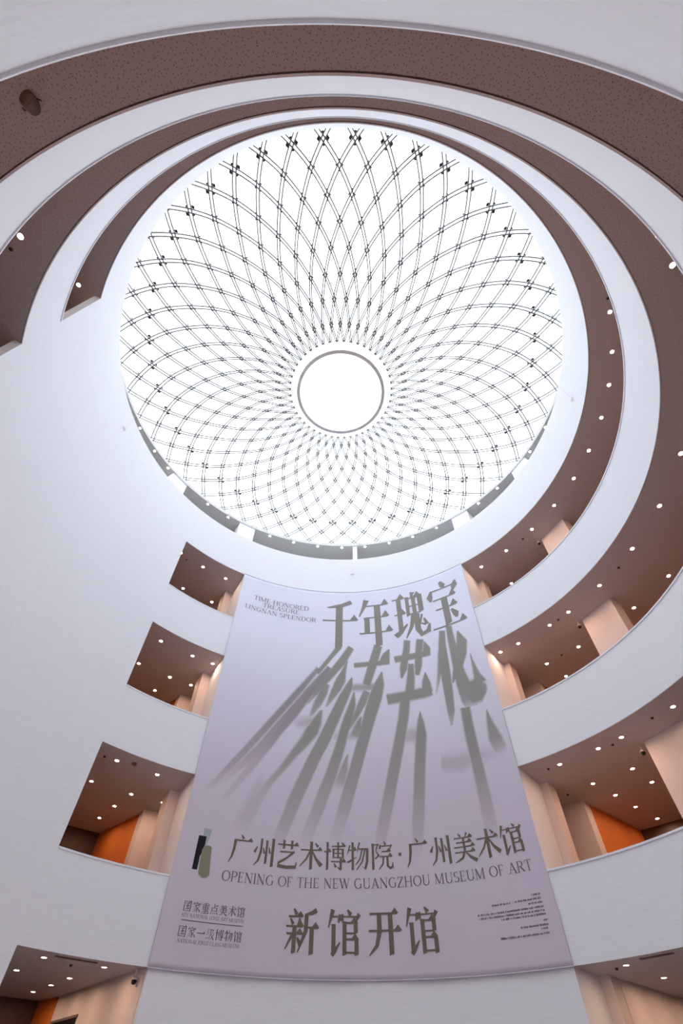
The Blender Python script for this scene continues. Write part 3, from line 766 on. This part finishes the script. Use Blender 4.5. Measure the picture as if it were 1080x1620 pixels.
for k, sides in LIGHTS.items():
    for sd, rows in sides.items():
        for ri, azs in rows:
            for i, az in enumerate(azs):
                side = 'left' if sd == 'L' else 'right'
                if az > 200:
                    lab = 'lone round downlight at the far left end of the %s balcony ceiling' % TIER[k]
                elif len(azs) == 1:
                    lab = 'only round downlight in the %s of the %s ceiling %s of the banner' % (ROWN[ri], TIER[k], side)
                else:
                    lab = 'round downlight, %s, %s out from banner, %s ceiling %s of banner' % (ROWN[ri], ORD[i], TIER[k], side)
                rr = 10.8 if az > 200 else ROWR[ri]
                downlight(az, rr, FB[k] + .02, lab, 'downlights in the balcony ceilings')
for i, az in enumerate([-75.0, -67.4, -61.2, -45.1, -37.6, -23.0, -15.0, -7.0, 1.0, 8.6, 16.6, 24.6, 32.7, 47.9, 55.2, 69.4, 77.4]):
    downlight(az, 11.5, ZR, 'small bright downlight under the skylight rim, %s from the left' % ORD[i], 'downlights under the skylight rim', True)
# the same rows carry on round the ring above the photographer
for k in (1, 2, 3, 4):
    for ri in (0,):
        for i in range(11):
            az = 136.0 + 8.6 * i
            if k == 3 and az > 218 and ri == 0:
                continue
            downlight(az, ROWR[ri], FB[k] + .02, 'round downlight out of sight behind the balcony front above the photographer', 'downlights above the photographer')

# ------------------------------------------------------------------ small ceiling fixtures
def detector(az, r, z, label):
    o = empty('smoke_detector', pol(az, r, z))
    tag(o, label, 'smoke detector', 'smoke detectors on the balcony ceilings')
    bm = bmesh.new()
    capped(bm, [(.06, 0), (.06, -.015), (.05, -.02)], 16)
    link('base', bm, M['beige'], o)
    bm = bmesh.new()
    capped(bm, [(.042, -.02), (.042, -.04), (.02, -.055)], 16)
    link('sensor_head', bm, M['black'], o)


for k, az, r, lab in [(4, -45.7, 11.03, 'on the highest ceiling left of the banner'),
                      (4, 57.2, 10.94, 'on the highest ceiling beside the broad pale pillar'),
                      (4, 119.1, 10.87, 'on the highest ceiling at the upper right of the skylight'),
                      (3, 74.3, 10.93, 'beyond the broad pillar on the second-highest right ceiling'),
                      (3, 57.0, 10.88, 'just before the broad pillar on the second-highest right ceiling'),
                      (3, 50.3, 12.91, 'between downlight rows on the second-highest right ceiling'),
                      (3, 227.9, 10.86, 'on the second-highest ceiling at the left edge of the photo'),
                      (2, 56.2, 11.02, 'near the broad pillar on the second-lowest right ceiling'),
                      (2, 43.75, 10.88, 'near the ceiling edge beside the banner, second-lowest right opening'),
                      (2, 41.8, 13.2, 'between the two pillars of the second-lowest right opening'),
                      (2, 65.4, 10.76, 'above the broad pillar on the second-lowest right ceiling'),
                      (2, -46.5, 10.9, 'at the outer corner of the second-lowest left ceiling'),
                      (1, -39.3, 11.16, 'on the lowest ceiling left of the banner'),
                      (1, 43.85, 11.02, 'on the lowest ceiling right of the banner')]:
    detector(az, r, FB[k] + .02, 'small dark smoke detector ' + lab)


def gimbal(az, r, z, label, sc_=1.0, spin=0.0):
    o = empty('adjustable_spotlight', pol(az, r, z), (0, 0, math.radians(-az) + spin))
    o.scale = (sc_, sc_, sc_)
    tag(o, label, 'spotlight', 'unlit adjustable spotlights')
    bm = bmesh.new()
    lathe(bm, [(.14, 0), (.15, -.02), (.185, -.02), (.19, 0)], 28)
    link('trim_ring', bm, M['beige'], o, True)
    bm = bmesh.new()
    disc(bm, .145, -.004, 28)
    link('recess', bm, M['black'], o)
    bm = bmesh.new()
    capped(bm, [(.115, .06), (.12, -.02), (.12, -.12), (.105, -.13), (.09, -.115)], 24)
    bm.transform(Matrix.Translation((0.02, .03, -.03)) @ Matrix.Rotation(math.radians(38), 4, 'X'))
    link('lamp_head', bm, M['beige'], o, True)
    bm = bmesh.new()
    tube(bm, [Vector((-.13, 0, -.005)), Vector((-.14, .02, -.08)), Vector((-.125, .04, -.12))], .008)
    tube(bm, [Vector((.16, 0, -.005)), Vector((.165, .02, -.08)), Vector((.15, .04, -.12))], .008)
    link('bracket', bm, M['black'], o)


gimbal(-158.0, 10.42, FB[2] + .06, 'dark unlit adjustable spotlight on the brown ceiling at the upper left corner', 1.0)
gimbal(-41.3, 10.58, FB[2] + .06, 'small unlit spotlight at the ceiling edge of the second-lowest left opening', .8)


def security_camera(az, r, z, label):
    o = empty('security_camera', pol(az, r, z), (0, 0, math.radians(-az + 180)))
    tag(o, label, 'camera', 'security cameras')
    bm = bmesh.new()
    capped(bm, [(.05, 0), (.055, -.02), (.03, -.05), (.03, -.16), (.06, -.18)], 16)
    link('mount', bm, M['trim'], o)
    bm = bmesh.new()
    capped(bm, [(.07, -.18), (.085, -.20), (.085, -.25)], 18)
    link('housing', bm, M['trim'], o)
    bm = bmesh.new()
    capped(bm, [(.08, -.25), (.08, -.30), (.06, -.345), (.03, -.36)], 18)
    link('dome', bm, M['black'], o, True)


for k, az, r, lab in [(4, 58.9, 11.62, 'beside the broad pillar of the highest right gallery'),
                      (3, 58.7, 11.65, 'beside the broad pillar of the second-highest right gallery'),
                      (2, 58.5, 11.8, 'beside the broad pillar of the second-lowest right gallery'),
                      (1, -30.6, 10.55, 'by the banner edge in the lowest left opening')]:
    security_camera(az, r, FB[k] + .02, 'small dark dome camera ' + lab)

for a0, a1, lab in [(-43.1, -37.0, 'left'), (48.8, 53.4, 'right')]:
    o = empty('slot_vent', pol((a0 + a1) / 2, 10.45, FB[1] + .02))
    tag(o, 'dark narrow air slot along the lowest ceiling edge %s of the banner' % lab, 'vent', 'air slots in the lowest ceiling')
    iv = Matrix.Translation(o.location).inverted()
    bm = bmesh.new()
    sector(bm, a0, a1, 10.42, 10.47, FB[1] + .005, FB[1] + .02, 1.0)
    bm.transform(iv)
    link('slot', bm, M['black'], o)
    bm = bmesh.new()
    sector(bm, a0 - .1, a1 + .1, 10.40, 10.42, FB[1] + .0, FB[1] + .02, 1.0)
    sector(bm, a0 - .1, a1 + .1, 10.47, 10.49, FB[1] + .0, FB[1] + .02, 1.0)
    bm.transform(iv)
    link('frame', bm, M['beige'], o)

for az, z0, z1, lab in [(-84.6, 19.65, FT[4] + .1, 'on the white wall left of the skylight'),
                        (95.9, 19.25, FT[4] + .1, 'on the white front right of the skylight'),
                        (4.68, 19.62, FT[4] + .1, 'above the middle of the banner')]:
    o = empty('wall_rod', pol(az, R - .05, z0), (0, 0, math.radians(-az)))
    tag(o, 'thin pale rod with a small crossbar ' + lab, 'rod', 'thin rods hanging below the skylight rim')
    bm = bmesh.new()
    tube(bm, [Vector((0, 0, 0)), Vector((0, 0, (z1 - z0) * S))], .006)
    link('rod', bm, M['trim'], o)
    bm = bmesh.new()
    box(bm, -.13, .13, -.02, .02, -.02, .015)
    link('crossbar', bm, M['steel'], o)
    bm = bmesh.new()
    box(bm, -.015, .015, -.01, .07, -.005, .025)
    link('wall_bracket', bm, M['steel'], o)

# ------------------------------------------------------------------ the banner
ban = empty('banner', pol(5, R - .05, 2.85))
BINV = Matrix.Translation(ban.location).inverted()
tag(ban, 'huge lavender exhibition banner with Chinese lettering hanging on the curved wall', 'banner')


def wave(s, z):
    j = max(0.0, min(1.0, (z - 2.85) / 15.34))
    return .010 * math.sin(s * 2.1 + .4 * math.sin(z * .6)) * (1 - j) + .006 * math.sin(s * .9 + z * .35)


def bp(s, z, d):
    """point on the hanging cloth, d in front of it"""
    return pol(5 + math.degrees(s / 10.0), 9.955 + wave(s, z) - d, z)


INK = {'g': (.285, .28, .255), 'p': (.29, .265, .28)}
FADE = {'g': (.42, .37, .40), 'p': (.46, .34, .43)}
S_AX = np.linspace(-6.09, 6.09, 420)
Z_AX = np.concatenate([np.linspace(2.85, 4.8, 14)[:-1], np.linspace(4.8, 15.2, 350)[:-1], np.linspace(15.2, 18.19, 20)])
SG, ZG = np.meshgrid(S_AX, Z_AX)                       # rows = heights
COV = np.zeros(SG.shape)
RGB = np.full(SG.shape + (3,), .3)


def lay_tri(p, al, rgb):
    """print one triangle: coverage and colour interpolated between its corners, the darkest layer wins"""
    (x0, y0), (x1, y1), (x2, y2) = p
    den = (y1 - y2) * (x0 - x2) + (x2 - x1) * (y0 - y2)
    if abs(den) < 1e-9:
        return
    i0, i1 = np.searchsorted(S_AX, min(x0, x1, x2)), np.searchsorted(S_AX, max(x0, x1, x2))
    j0, j1 = np.searchsorted(Z_AX, min(y0, y1, y2)), np.searchsorted(Z_AX, max(y0, y1, y2))
    if i0 == i1 or j0 == j1:
        return
    X, Y = SG[j0:j1, i0:i1], ZG[j0:j1, i0:i1]
    a = ((y1 - y2) * (X - x2) + (x2 - x1) * (Y - y2)) / den
    c = ((y2 - y0) * (X - x2) + (x0 - x2) * (Y - y2)) / den
    d = 1 - a - c
    val = a * al[0] + c * al[1] + d * al[2]
    ok = (a >= -1e-6) & (c >= -1e-6) & (d >= -1e-6) & (val > COV[j0:j1, i0:i1])
    COV[j0:j1, i0:i1][ok] = val[ok]
    for q in range(3):
        col_ = a * rgb[0][q] + c * rgb[1][q] + d * rgb[2][q]
        RGB[j0:j1, i0:i1, q][ok] = col_[ok]


for c_, rows in SHADOW:
    pv = None
    for row in rows:
        k = max(0.0, min(1.0, (row[8] - .3) / .6))
        rgb = [FADE[c_][q] * (1 - k) + INK[c_][q] * k for q in range(3)]
        cur = [((row[2 * q], row[2 * q + 1]), row[8] if q in (1, 2) else 0.0, rgb) for q in range(4)]
        if pv:
            for q in range(3):
                for tri in ((pv[q], pv[q + 1], cur[q + 1]), (pv[q], cur[q + 1], cur[q])):
                    lay_tri([t_[0] for t_ in tri], [t_[1] for t_ in tri], [t_[2] for t_ in tri])
        pv = cur

nsv, nzv = len(S_AX), len(Z_AX)
verts = []
org = ban.location
for zz in Z_AX:
    for ss in S_AX:
        verts.append(bp(ss, zz, 0.0) - org)
faces = [(j * nsv + i, j * nsv + i + 1, (j + 1) * nsv + i + 1, (j + 1) * nsv + i) for j in range(nzv - 1) for i in range(nsv - 1)]
me = bpy.data.meshes.new('fabric')
me.from_pydata(verts, [], faces)
me.materials.append(M['cloth'])
ca_ = me.color_attributes.new('ink', 'FLOAT_COLOR', 'POINT')
ca_.data.foreach_set('color', np.concatenate([RGB.reshape(-1, 3), COV.reshape(-1, 1)], 1).astype(np.float32).ravel())
me.polygons.foreach_set('use_smooth', [True] * len(faces))
cl = bpy.data.objects.new('fabric', me)
col.objects.link(cl)
cl.parent = ban
sm = cl.modifiers.new('thickness', 'SOLIDIFY')
sm.thickness = .012
bm = bmesh.new()
tube(bm, [bp(-6.09 + 12.18 * i / 40, 18.2, .004) for i in range(41)], .025)
bm.transform(BINV)
link('top_batten', bm, M['white'], ban)
bm = bmesh.new()
tube(bm, [bp(-6.09 + 12.18 * i / 40, 2.86, .004) for i in range(41)], .016)
bm.transform(BINV)
link('bottom_batten', bm, M['batten'], ban)

# ---- lettering: every glyph is drawn from brush strokes in a 100 x 100 box
def h(x0, x1, y, t=4.5, tri=1.0):
    return ('h', x0, x1, y, t, tri)


def v(x, y0, y1, t=12):
    return ('v', x, y0, y1, t)


def s(*p):
    return ('s', p)


G = {
    '千': [s((84, 98, 13), (58, 91, 11), (12, 85, 3)), h(0, 100, 56), v(48, 0, 90, 17)],
    '年': [s((24, 100, 16), (15, 84, 10), (0, 64, 3)), h(14, 92, 86), v(58, 0, 86, 17), h(20, 92, 60), v(24, 28, 60, 14), h(0, 100, 28)],
    '瑰': [h(0, 36, 92), h(4, 36, 56), v(20, 16, 92, 12), s((2, 10, 14), (18, 17, 12), (40, 32, 4)),
          s((66, 102, 13), (60, 91, 4)), v(46, 48, 92, 9), v(86, 52, 92, 13), v(66, 42, 92, 10), h(46, 88, 89), h(46, 84, 70, 4, 0), h(46, 84, 52, 4, 0),
          s((62, 52, 13), (52, 26, 10), (32, 2, 3)), s((70, 50, 14), (69, 16, 14), (78, 4, 13), (98, 8, 13), (104, 22, 5)),
          s((86, 46, 5), (77, 28, 5), (93, 22, 6)), s((90, 36, 5), (97, 22, 9))],
    '宝': [s((46, 101, 8), (54, 90, 17), (56, 85, 6)), h(12, 92, 84, 4.5, 0), s((13, 86, 5), (5, 72, 17), (8, 62, 6)), s((97, 92, 4), (92, 82, 18), (82, 70, 5)),
          h(14, 88, 62), h(18, 86, 40), v(50, 4, 62, 17), h(0, 104, 2), s((66, 32, 6), (77, 20, 16), (78, 12, 6))],
    '新': [s((24, 100, 5), (34, 86, 11)), h(8, 54, 82), s((14, 78, 5), (24, 64, 9)), s((46, 78, 8), (38, 62, 4)), h(2, 56, 60), h(4, 54, 44), v(29, 2, 60, 12),
          s((22, 40, 9), (2, 10, 3)), s((38, 36, 5), (50, 20, 13)), s((98, 98, 12), (84, 91, 10), (62, 87, 4)), s((66, 88, 12), (65, 50, 12), (42, 4, 3)),
          h(64, 104, 58), v(84, 0, 58, 13)],
    '馆': [s((14, 100, 13), (8, 82, 9), (0, 58, 3)), h(12, 36, 84, 4, 0), s((40, 88, 12), (32, 70, 5)), v(17, 6, 66, 12), s((12, 0, 10), (20, 8, 11), (38, 28, 3)),
          s((62, 100, 5), (72, 88, 13)), s((46, 90, 5), (43, 74, 12)), h(46, 96, 84, 4, 0), s((100, 90, 12), (88, 72, 5)),
          v(52, 0, 72, 12), h(52, 92, 70), v(88, 46, 70, 12), h(52, 88, 47, 4, 0), h(52, 94, 34), v(90, 0, 34, 12), h(52, 90, 6, 4, 0)],
    '开': [h(4, 94, 90, 5), h(0, 102, 52, 5), s((34, 90, 14), (34, 50, 14), (24, 20, 10), (0, 0, 3)), v(70, 0, 90, 14)],
    '广': [s((46, 102, 5), (58, 88, 12)), h(18, 100, 82, 5), s((21, 84, 13), (19, 50, 12), (13, 22, 9), (0, 0, 3))],
    '州': [s((34, 98, 11), (34, 50, 11), (25, 18, 9), (6, 0, 3)), v(60, 8, 92, 11), v(90, 0, 100, 13), s((16, 68, 4), (4, 46, 13)), s((44, 66, 4), (51, 44, 10)), s((71, 68, 4), (78, 46, 10))],
    '艺': [h(0, 98, 84, 5), v(30, 68, 100, 11), v(68, 68, 100, 11), h(14, 74, 58, 5, 0), s((82, 60, 10), (46, 36, 8), (10, 18, 10), (8, 7, 14), (48, 4, 12), (90, 6, 14), (95, 24, 4)),],
    '术': [h(0, 100, 70, 5), v(50, 0, 100, 14), s((48, 70, 9), (28, 38, 8), (-2, 10, 3)), s((54, 68, 5), (74, 38, 11), (100, 14, 17)), s((68, 96, 5), (82, 82, 13))],
    '博': [h(0, 32, 66, 5), v(16, 0, 100, 11), h(36, 102, 86), v(67, 42, 100, 9), s((84, 100, 4), (93, 92, 8)), v(45, 42, 76, 9), v(90, 42, 76, 10), h(44, 90, 75, 4, 0), h(44, 90, 60, 4, 0), h(44, 90, 45, 4, 0),
          h(34, 102, 30), v(80, 0, 40, 11), s((80, 2, 9), (66, 10, 4)), s((48, 24, 4), (58, 10, 11))],
    '物': [s((12, 90, 8), (0, 58, 3)), h(8, 42, 72), v(25, 0, 100, 11), s((0, 28, 7), (44, 46, 3)), s((58, 100, 9), (46, 64, 3)), h(54, 96, 76, 5, 0), s((95, 78, 12), (93, 30, 12), (84, 4, 11), (72, 12, 3)),
          s((71, 74, 7), (58, 38, 7), (38, 18, 3)), s((84, 74, 7), (70, 30, 7), (42, 0, 3))],
    '院': [v(10, 0, 94, 11), h(10, 32, 90, 4, 0), s((36, 93, 8), (24, 68, 4)), s((24, 68, 4), (37, 50, 10), (20, 38, 6)), s((64, 101, 5), (72, 88, 11)), s((46, 90, 5), (43, 74, 11)), h(46, 96, 84, 4, 0), s((100, 88, 10), (91, 72, 4)),
          h(52, 94, 64), h(42, 100, 46), s((60, 46, 9), (56, 20, 8), (36, 0, 3)), s((78, 46, 10), (78, 12, 11), (90, 4, 10), (101, 8, 11), (102, 24, 3))],
    '美': [s((28, 101, 4), (39, 88, 10)), s((70, 101, 9), (60, 86, 4)), h(8, 92, 84), h(14, 86, 68), h(2, 98, 52), v(50, 36, 84, 11), h(4, 96, 34), s((49, 36, 10), (36, 14, 9), (0, 0, 3)), s((54, 32, 5), (74, 14, 11), (100, 0, 14))],
    '国': [v(8, 0, 94, 10), v(91, 0, 94, 11), h(8, 92, 92, 5), h(8, 90, 5, 5, 0), h(24, 74, 74), h(28, 72, 50), h(22, 78, 22), v(50, 22, 74, 9), s((62, 42, 4), (70, 32, 8))],
    '家': [s((46, 101, 5), (55, 90, 11)), s((12, 88, 5), (7, 70, 12)), h(10, 92, 84, 5, 0), s((96, 88, 11), (86, 70, 4)), h(22, 80, 68), s((52, 66, 6), (16, 46, 3)), s((42, 58, 6), (62, 34, 10), (58, 4, 10), (44, 8, 3)),
          s((56, 46, 5), (8, 22, 3)), s((60, 30, 5), (4, 2, 3)), s((90, 60, 6), (64, 44, 3)), s((64, 46, 4), (100, 8, 13))],
    '重': [s((80, 99, 8), (18, 90, 3)), h(2, 98, 80), v(20, 34, 66, 10), v(82, 34, 66, 10), h(20, 80, 66, 4, 0), h(20, 80, 51, 4, 0), h(20, 80, 36, 4, 0), v(50, 4, 94, 10), h(12, 90, 20), h(0, 100, 3)],
    '点': [v(48, 62, 100, 10), h(48, 92, 82), v(20, 30, 62, 10), v(80, 30, 62, 10), h(20, 80, 62, 4, 0), h(20, 80, 34, 4, 0), s((18, 22, 4), (6, 2, 11)), s((38, 20, 4), (43, 4, 9)), s((60, 20, 4), (67, 4, 9)), s((80, 22, 4), (97, 2, 12))],
    '一': [h(0, 100, 48, 7, 1.4)],
    '级': [s((30, 98, 6), (5, 66, 5), (28, 66, 3)), s((36, 74, 4), (3, 38, 6), (38, 44, 3)), s((0, 8, 8), (40, 22, 3)), h(44, 88, 90, 5, 0), s((58, 90, 8), (55, 40, 8), (36, 2, 3)), s((86, 92, 6), (78, 60, 5), (98, 58, 6), (82, 28, 8), (46, 0, 3)), s((62, 56, 4), (78, 24, 9), (102, 0, 13))],
    '·': [s((42, 50, 14), (58, 50, 14))],
}


def arc(cx, cy, rx, ry, a0, a1, tk=12.0, tn=4.0, n=14):
    pts = []
    for i in range(n + 1):
        a = math.radians(a0 + (a1 - a0) * i / n)
        pts.append((cx + rx * math.cos(a), cy + ry * math.sin(a), tn + (tk - tn) * abs(math.cos(a)) ** 1.5))
    return ('s', tuple(pts))


def sf(x, y, wd=20):           # flat serif
    return ('r', x - wd / 2, x + wd / 2, y - 2, y + 2)


def st(x, t=12):               # stem with serifs
    return [('r', x - t / 2, x + t / 2, 0, 100), sf(x, 2, t + 14), sf(x, 98, t + 14)]


LAT = {   # letter: (width, strokes)
    'A': (86, [s((12, 2, 5), (43, 100, 5)), s((42, 100, 12), (74, 2, 12)), ('r', 24, 62, 32, 36), sf(12, 2, 24), sf(74, 2, 28)]),
    'C': (82, [arc(46, 50, 38, 48, 50, 310)]),
    'D': (88, st(16) + [arc(40, 50, 40, 48, -90, 90), ('r', 16, 42, 0, 5), ('r', 16, 42, 95, 100)]),
    'E': (68, st(16) + [('r', 16, 60, 0, 5), ('r', 16, 58, 95, 100), ('r', 16, 46, 49, 53), ('r', 56, 60, 0, 22), ('r', 54, 58, 80, 100), ('r', 44, 47, 40, 62)]),
    'F': (64, st(16) + [('r', 16, 58, 95, 100), ('r', 16, 44, 49, 53), ('r', 54, 58, 78, 100), ('r', 42, 45, 40, 62)]),
    'G': (90, [arc(46, 50, 38, 48, 48, 320), ('r', 68, 80, 6, 44), sf(74, 44, 26)]),
    'H': (94, st(16) + st(76) + [('r', 16, 76, 48, 53)]),
    'I': (32, st(16)),
    'K': (84, st(16) + [s((20, 42, 4), (68, 98, 4)), s((36, 58, 12), (74, 2, 12)), sf(68, 98, 24), sf(74, 2, 26)]),
    'L': (64, st(16) + [('r', 16, 58, 0, 5), ('r', 54, 58, 0, 26)]),
    'M': (108, [('r', 12, 17, 0, 100), ('r', 84, 96, 0, 100), s((16, 100, 12), (50, 6, 12)), s((50, 6, 5), (88, 100, 5)), sf(14, 2, 24), sf(90, 2, 26), sf(12, 98, 18), sf(92, 98, 20)]),
    'N': (96, [('r', 14, 19, 0, 100), ('r', 76, 81, 0, 100), s((15, 100, 12), (78, 2, 12)), sf(16, 2, 24), sf(78, 98, 24), sf(12, 98, 18)]),
    'O': (94, [arc(47, 50, 40, 48, 0, 360, n=26)]),
    'P': (72, st(16) + [arc(36, 73, 28, 25, -90, 90), ('r', 16, 38, 95, 100), ('r', 16, 38, 46, 50)]),
    'R': (82, st(16) + [arc(36, 74, 27, 24, -90, 90), ('r', 16, 38, 95, 100), ('r', 16, 38, 48, 52), s((40, 50, 11), (74, 2, 12)), sf(76, 2, 18)]),
    'S': (62, [arc(31, 73, 21, 24, 35, 270), arc(31, 26, 23, 24, 90, -145)]),
    'T': (78, [('r', 33, 45, 0, 98), sf(39, 2, 28), ('r', 4, 74, 95, 100), ('r', 4, 8, 76, 100), ('r', 70, 74, 76, 100)]),
    'U': (92, [('r', 12, 24, 32, 100), ('r', 72, 77, 32, 100), arc(45.5, 32, 29, 31, 180, 360, 10, 5), sf(18, 98, 28), sf(74, 98, 24)]),
    'V': (86, [s((12, 100, 12), (44, 2, 12)), s((44, 2, 5), (76, 100, 5)), sf(12, 98, 28), sf(76, 98, 24)]),
    'W': (122, [s((12, 100, 12), (40, 2, 12)), s((40, 2, 5), (62, 92, 5)), s((60, 98, 12), (86, 2, 12)), s((86, 2, 5), (110, 100, 5)), sf(12, 98, 26), sf(58, 98, 24), sf(110, 98, 22)]),
    'Y': (82, [s((10, 100, 12), (42, 48, 11)), s((42, 48, 4), (72, 100, 5)), ('r', 36, 48, 0, 50), sf(42, 2, 28), sf(10, 98, 26), sf(72, 98, 22)]),
    'Z': (76, [('r', 8, 68, 95, 100), ('r', 6, 70, 0, 5), s((64, 98, 11), (10, 2, 11)), ('r', 8, 12, 78, 100), ('r', 66, 70, 0, 22)]),
    '-': (40, [('r', 6, 34, 40, 46)]),
    ' ': (38, []),
}


def strokes(bm, st_, s0, z0, w_, h_, r, thick=1.0):
    """draw strokes into the box whose lower left corner is (s0, z0)"""
    def X(x, y):
        return bm.verts.new(bp(s0 + w_ * x / 100.0, z0 + h_ * y / 100.0, r))

    def poly(p):
        try:
            bm.faces.new([X(*q) for q in p])
        except ValueError:
            pass

    def rect(x0, x1, y0, y1):
        n_ = max(1, int(abs(x1 - x0) / 100.0 * w_ / .15 + .5))
        for i in range(n_):
            a_, b_ = x0 + (x1 - x0) * i / n_, x0 + (x1 - x0) * (i + 1) / n_
            poly([(a_, y0), (b_, y0), (b_, y1), (a_, y1)])
    asp = h_ / w_
    for k in st_:
        if k[0] == 'r':
            rect(k[1], k[2], k[3], k[4])
        elif k[0] == 'h':
            _, x0, x1, y, t, tri = k
            t = t / asp * 1.15
            rect(x0, x1, y - t / 2, y + t / 2)
            if tri:
                poly([(x1 - 22 * tri, y), (x1 + 4, y), (x1 - 8, y + 13 * tri)])
        elif k[0] == 'v':
            _, x, y0, y1, t = k
            t *= thick
            poly([(x - t / 2, y0 - 1), (x + t / 2, y0 + 2), (x + t / 2, y1), (x - t / 2, y1)])
            poly([(x - t / 2 - 3, y1 + 1), (x - t / 2, y1 - 3), (x + t / 2, y1 - 3), (x + t / 2, y1 + 1)])
        else:
            pts = k[1]
            n = len(pts)
            Lp, Rp = [], []
            for i, (x, y, t) in enumerate(pts):
                ax, ay = pts[max(i - 1, 0)][:2]
                bx, by = pts[min(i + 1, n - 1)][:2]
                dx, dy = (bx - ax), (by - ay) * asp
                l = math.hypot(dx, dy) or 1.0
                t *= thick
                ox, oy = -dy / l * t / 2, dx / l * t / 2 / asp
                Lp.append((x + ox, y + oy))
                Rp.append((x - ox, y - oy))
            for i in range(n - 1):
                poly([Lp[i], Lp[i + 1], Rp[i + 1], Rp[i]])


def finish(bm, name, m, parent=None, label=None):
    bmesh.ops.recalc_face_normals(bm, faces=bm.faces)
    bm.transform(BINV)
    o = link(name, bm, m, parent or ban)
    if label:
        o['label'] = label
    return o
    return o


RT = .0075
# headline
for ch, s0, z0, w_, h_ in [('千', -1.62, 14.52, 1.78, 3.0), ('年', .28, 14.48, 1.64, 3.05), ('瑰', 2.04, 14.62, 1.72, 2.86), ('宝', 3.96, 14.72, 1.62, 2.86)]:
    bm = bmesh.new()
    strokes(bm, G[ch], s0, z0, w_, h_, RT, 1.2)
    finish(bm, 'headline_character', M['textl'])
# museum name
txt = '广州艺术博物院·广州美术馆'
x = -4.36
for ch in txt:
    bm = bmesh.new()
    if ch == '·':
        strokes(bm, G[ch], x - .12, 5.56, .62, .72, RT)
        x += .42
    else:
        strokes(bm, G[ch], x, 5.52, .72, .80, RT)
        x += .805
    finish(bm, 'museum_name_character', M['text'])
# slogan
for ch, s0 in zip('新馆开馆', (-2.26, -.93, .33, 1.5)):
    bm = bmesh.new()
    strokes(bm, G[ch], s0, 3.40, .97, 1.08, RT, 1.08)
    finish(bm, 'slogan_character', M['text'])


def latin(text, s0, s1, z0, cap, name, m, track=4.0, thick=1.0):
    """a line of capitals; every word is a part of its own"""
    tot = sum(LAT[c][0] + track for c in text) - track
    k = (s1 - s0) / tot
    x_ = s0
    for word in text.split(' '):
        bm = bmesh.new()
        for c in word:
            strokes(bm, LAT[c][1], x_, z0, k * 100, cap, RT, thick)
            x_ += k * (LAT[c][0] + track)
        x_ += k * (LAT[' '][0] + track)
        finish(bm, name, m)


latin('OPENING OF THE NEW GUANGZHOU MUSEUM OF ART', -4.48, 5.70, 5.02, .275, 'english_name_word', M['textp'], thick=1.15)
latin('TIME-HONORED', -5.32, -2.38, 16.72, .29, 'english_title_word', M['textp'])
latin('TREASURE', -4.80, -2.86, 16.40, .26, 'english_title_word', M['textp'])
latin('LINGNAN SPLENDOR', -5.68, -1.95, 16.02, .27, 'english_title_word', M['textp'])
# rank lines
for txt, z0, s0, dx in (('国家重点美术馆', 4.16, -5.47, .277), ('国家一级博物馆', 3.58, -5.47, .277)):
    for i, ch in enumerate(txt):
        bm = bmesh.new()
        strokes(bm, G[ch], s0 + i * dx, z0, .235, .25, RT)
        finish(bm, 'rank_character', M['textp'])
latin('KEY NATIONAL LEVEL ART MUSEUM', -5.47, -3.56, 4.03, .085, 'rank_english_word', M['textp'])
latin('NATIONAL FIRST CLASS MUSEUM', -5.45, -3.62, 3.45, .085, 'rank_english_word', M['textp'])
bm = bmesh.new()
strokes(bm, [('r', 0, 100, 0, 100)], -5.45, 3.945, .95, .018, RT)
strokes(bm, [('r', 0, 100, 0, 100)], -4.50, 3.945, .93, .018, RT)
finish(bm, 'dividing_rule', M['textp'])
# unreadably fine credits, right-aligned
bm = bmesh.new()
rnd = random.Random(11)
for s0, s1, z0 in [(5.45, 5.74, 4.42), (4.2, 4.78, 4.315), (4.92, 5.74, 4.325), (5.3, 5.74, 4.23), (3.72, 5.74, 4.13), (3.76, 5.74, 4.045), (4.4, 5.74, 3.965),
                   (5.62, 5.75, 3.83), (4.92, 5.75, 3.735), (5.5, 5.75, 3.66), (4.28, 5.73, 3.555)]:
    x = s0
    while x < s1 - .03:
        wd = rnd.uniform(.012, .022)
        hh = rnd.uniform(.035, .055)
        strokes(bm, [('r', 0, 100, 0, 100)], x, z0, wd, hh, RT)
        strokes(bm, [('r', 0, 100, 0, 100)], x, z0 + .02, .03, .010, RT)
        x += wd + rnd.choice((.010, .012, .014, .035))
finish(bm, 'fine_print', M['textp'])['kind'] = 'stuff'
# emblem: two upright blocks and a pale one behind
bm = bmesh.new()
strokes(bm, [('s', ((50, 100, 92), (50, 45, 70), (40, 0, 60)))], -5.36, 5.9, .30, .46, RT - .002)
em3 = finish(bm, 'emblem_pale_block', M['mist'], label='pale blue block of the emblem')
bm = bmesh.new()


def outline(bm, pts, r):
    vs = [bm.verts.new(bp(a, b, r)) for a, b in pts]
    bm.faces.new(vs)


outline(bm, [(-5.47, 5.20), (-5.30, 5.20), (-5.30, 5.55), (-5.25, 5.70), (-5.21, 5.85), (-5.21, 6.13), (-5.47, 6.13)], RT - .001)
finish(bm, 'emblem_black_block', M['navy'], label='black block of the emblem')
bm = bmesh.new()
outline(bm, [(-5.24, 5.10), (-5.10, 5.02), (-4.97, 5.03), (-4.88, 5.10), (-4.93, 5.5), (-4.97, 5.85), (-5.06, 5.89), (-5.22, 5.87), (-5.27, 5.75), (-5.27, 5.40)], RT)
finish(bm, 'emblem_olive_block', M['olive'], label='olive block of the emblem')
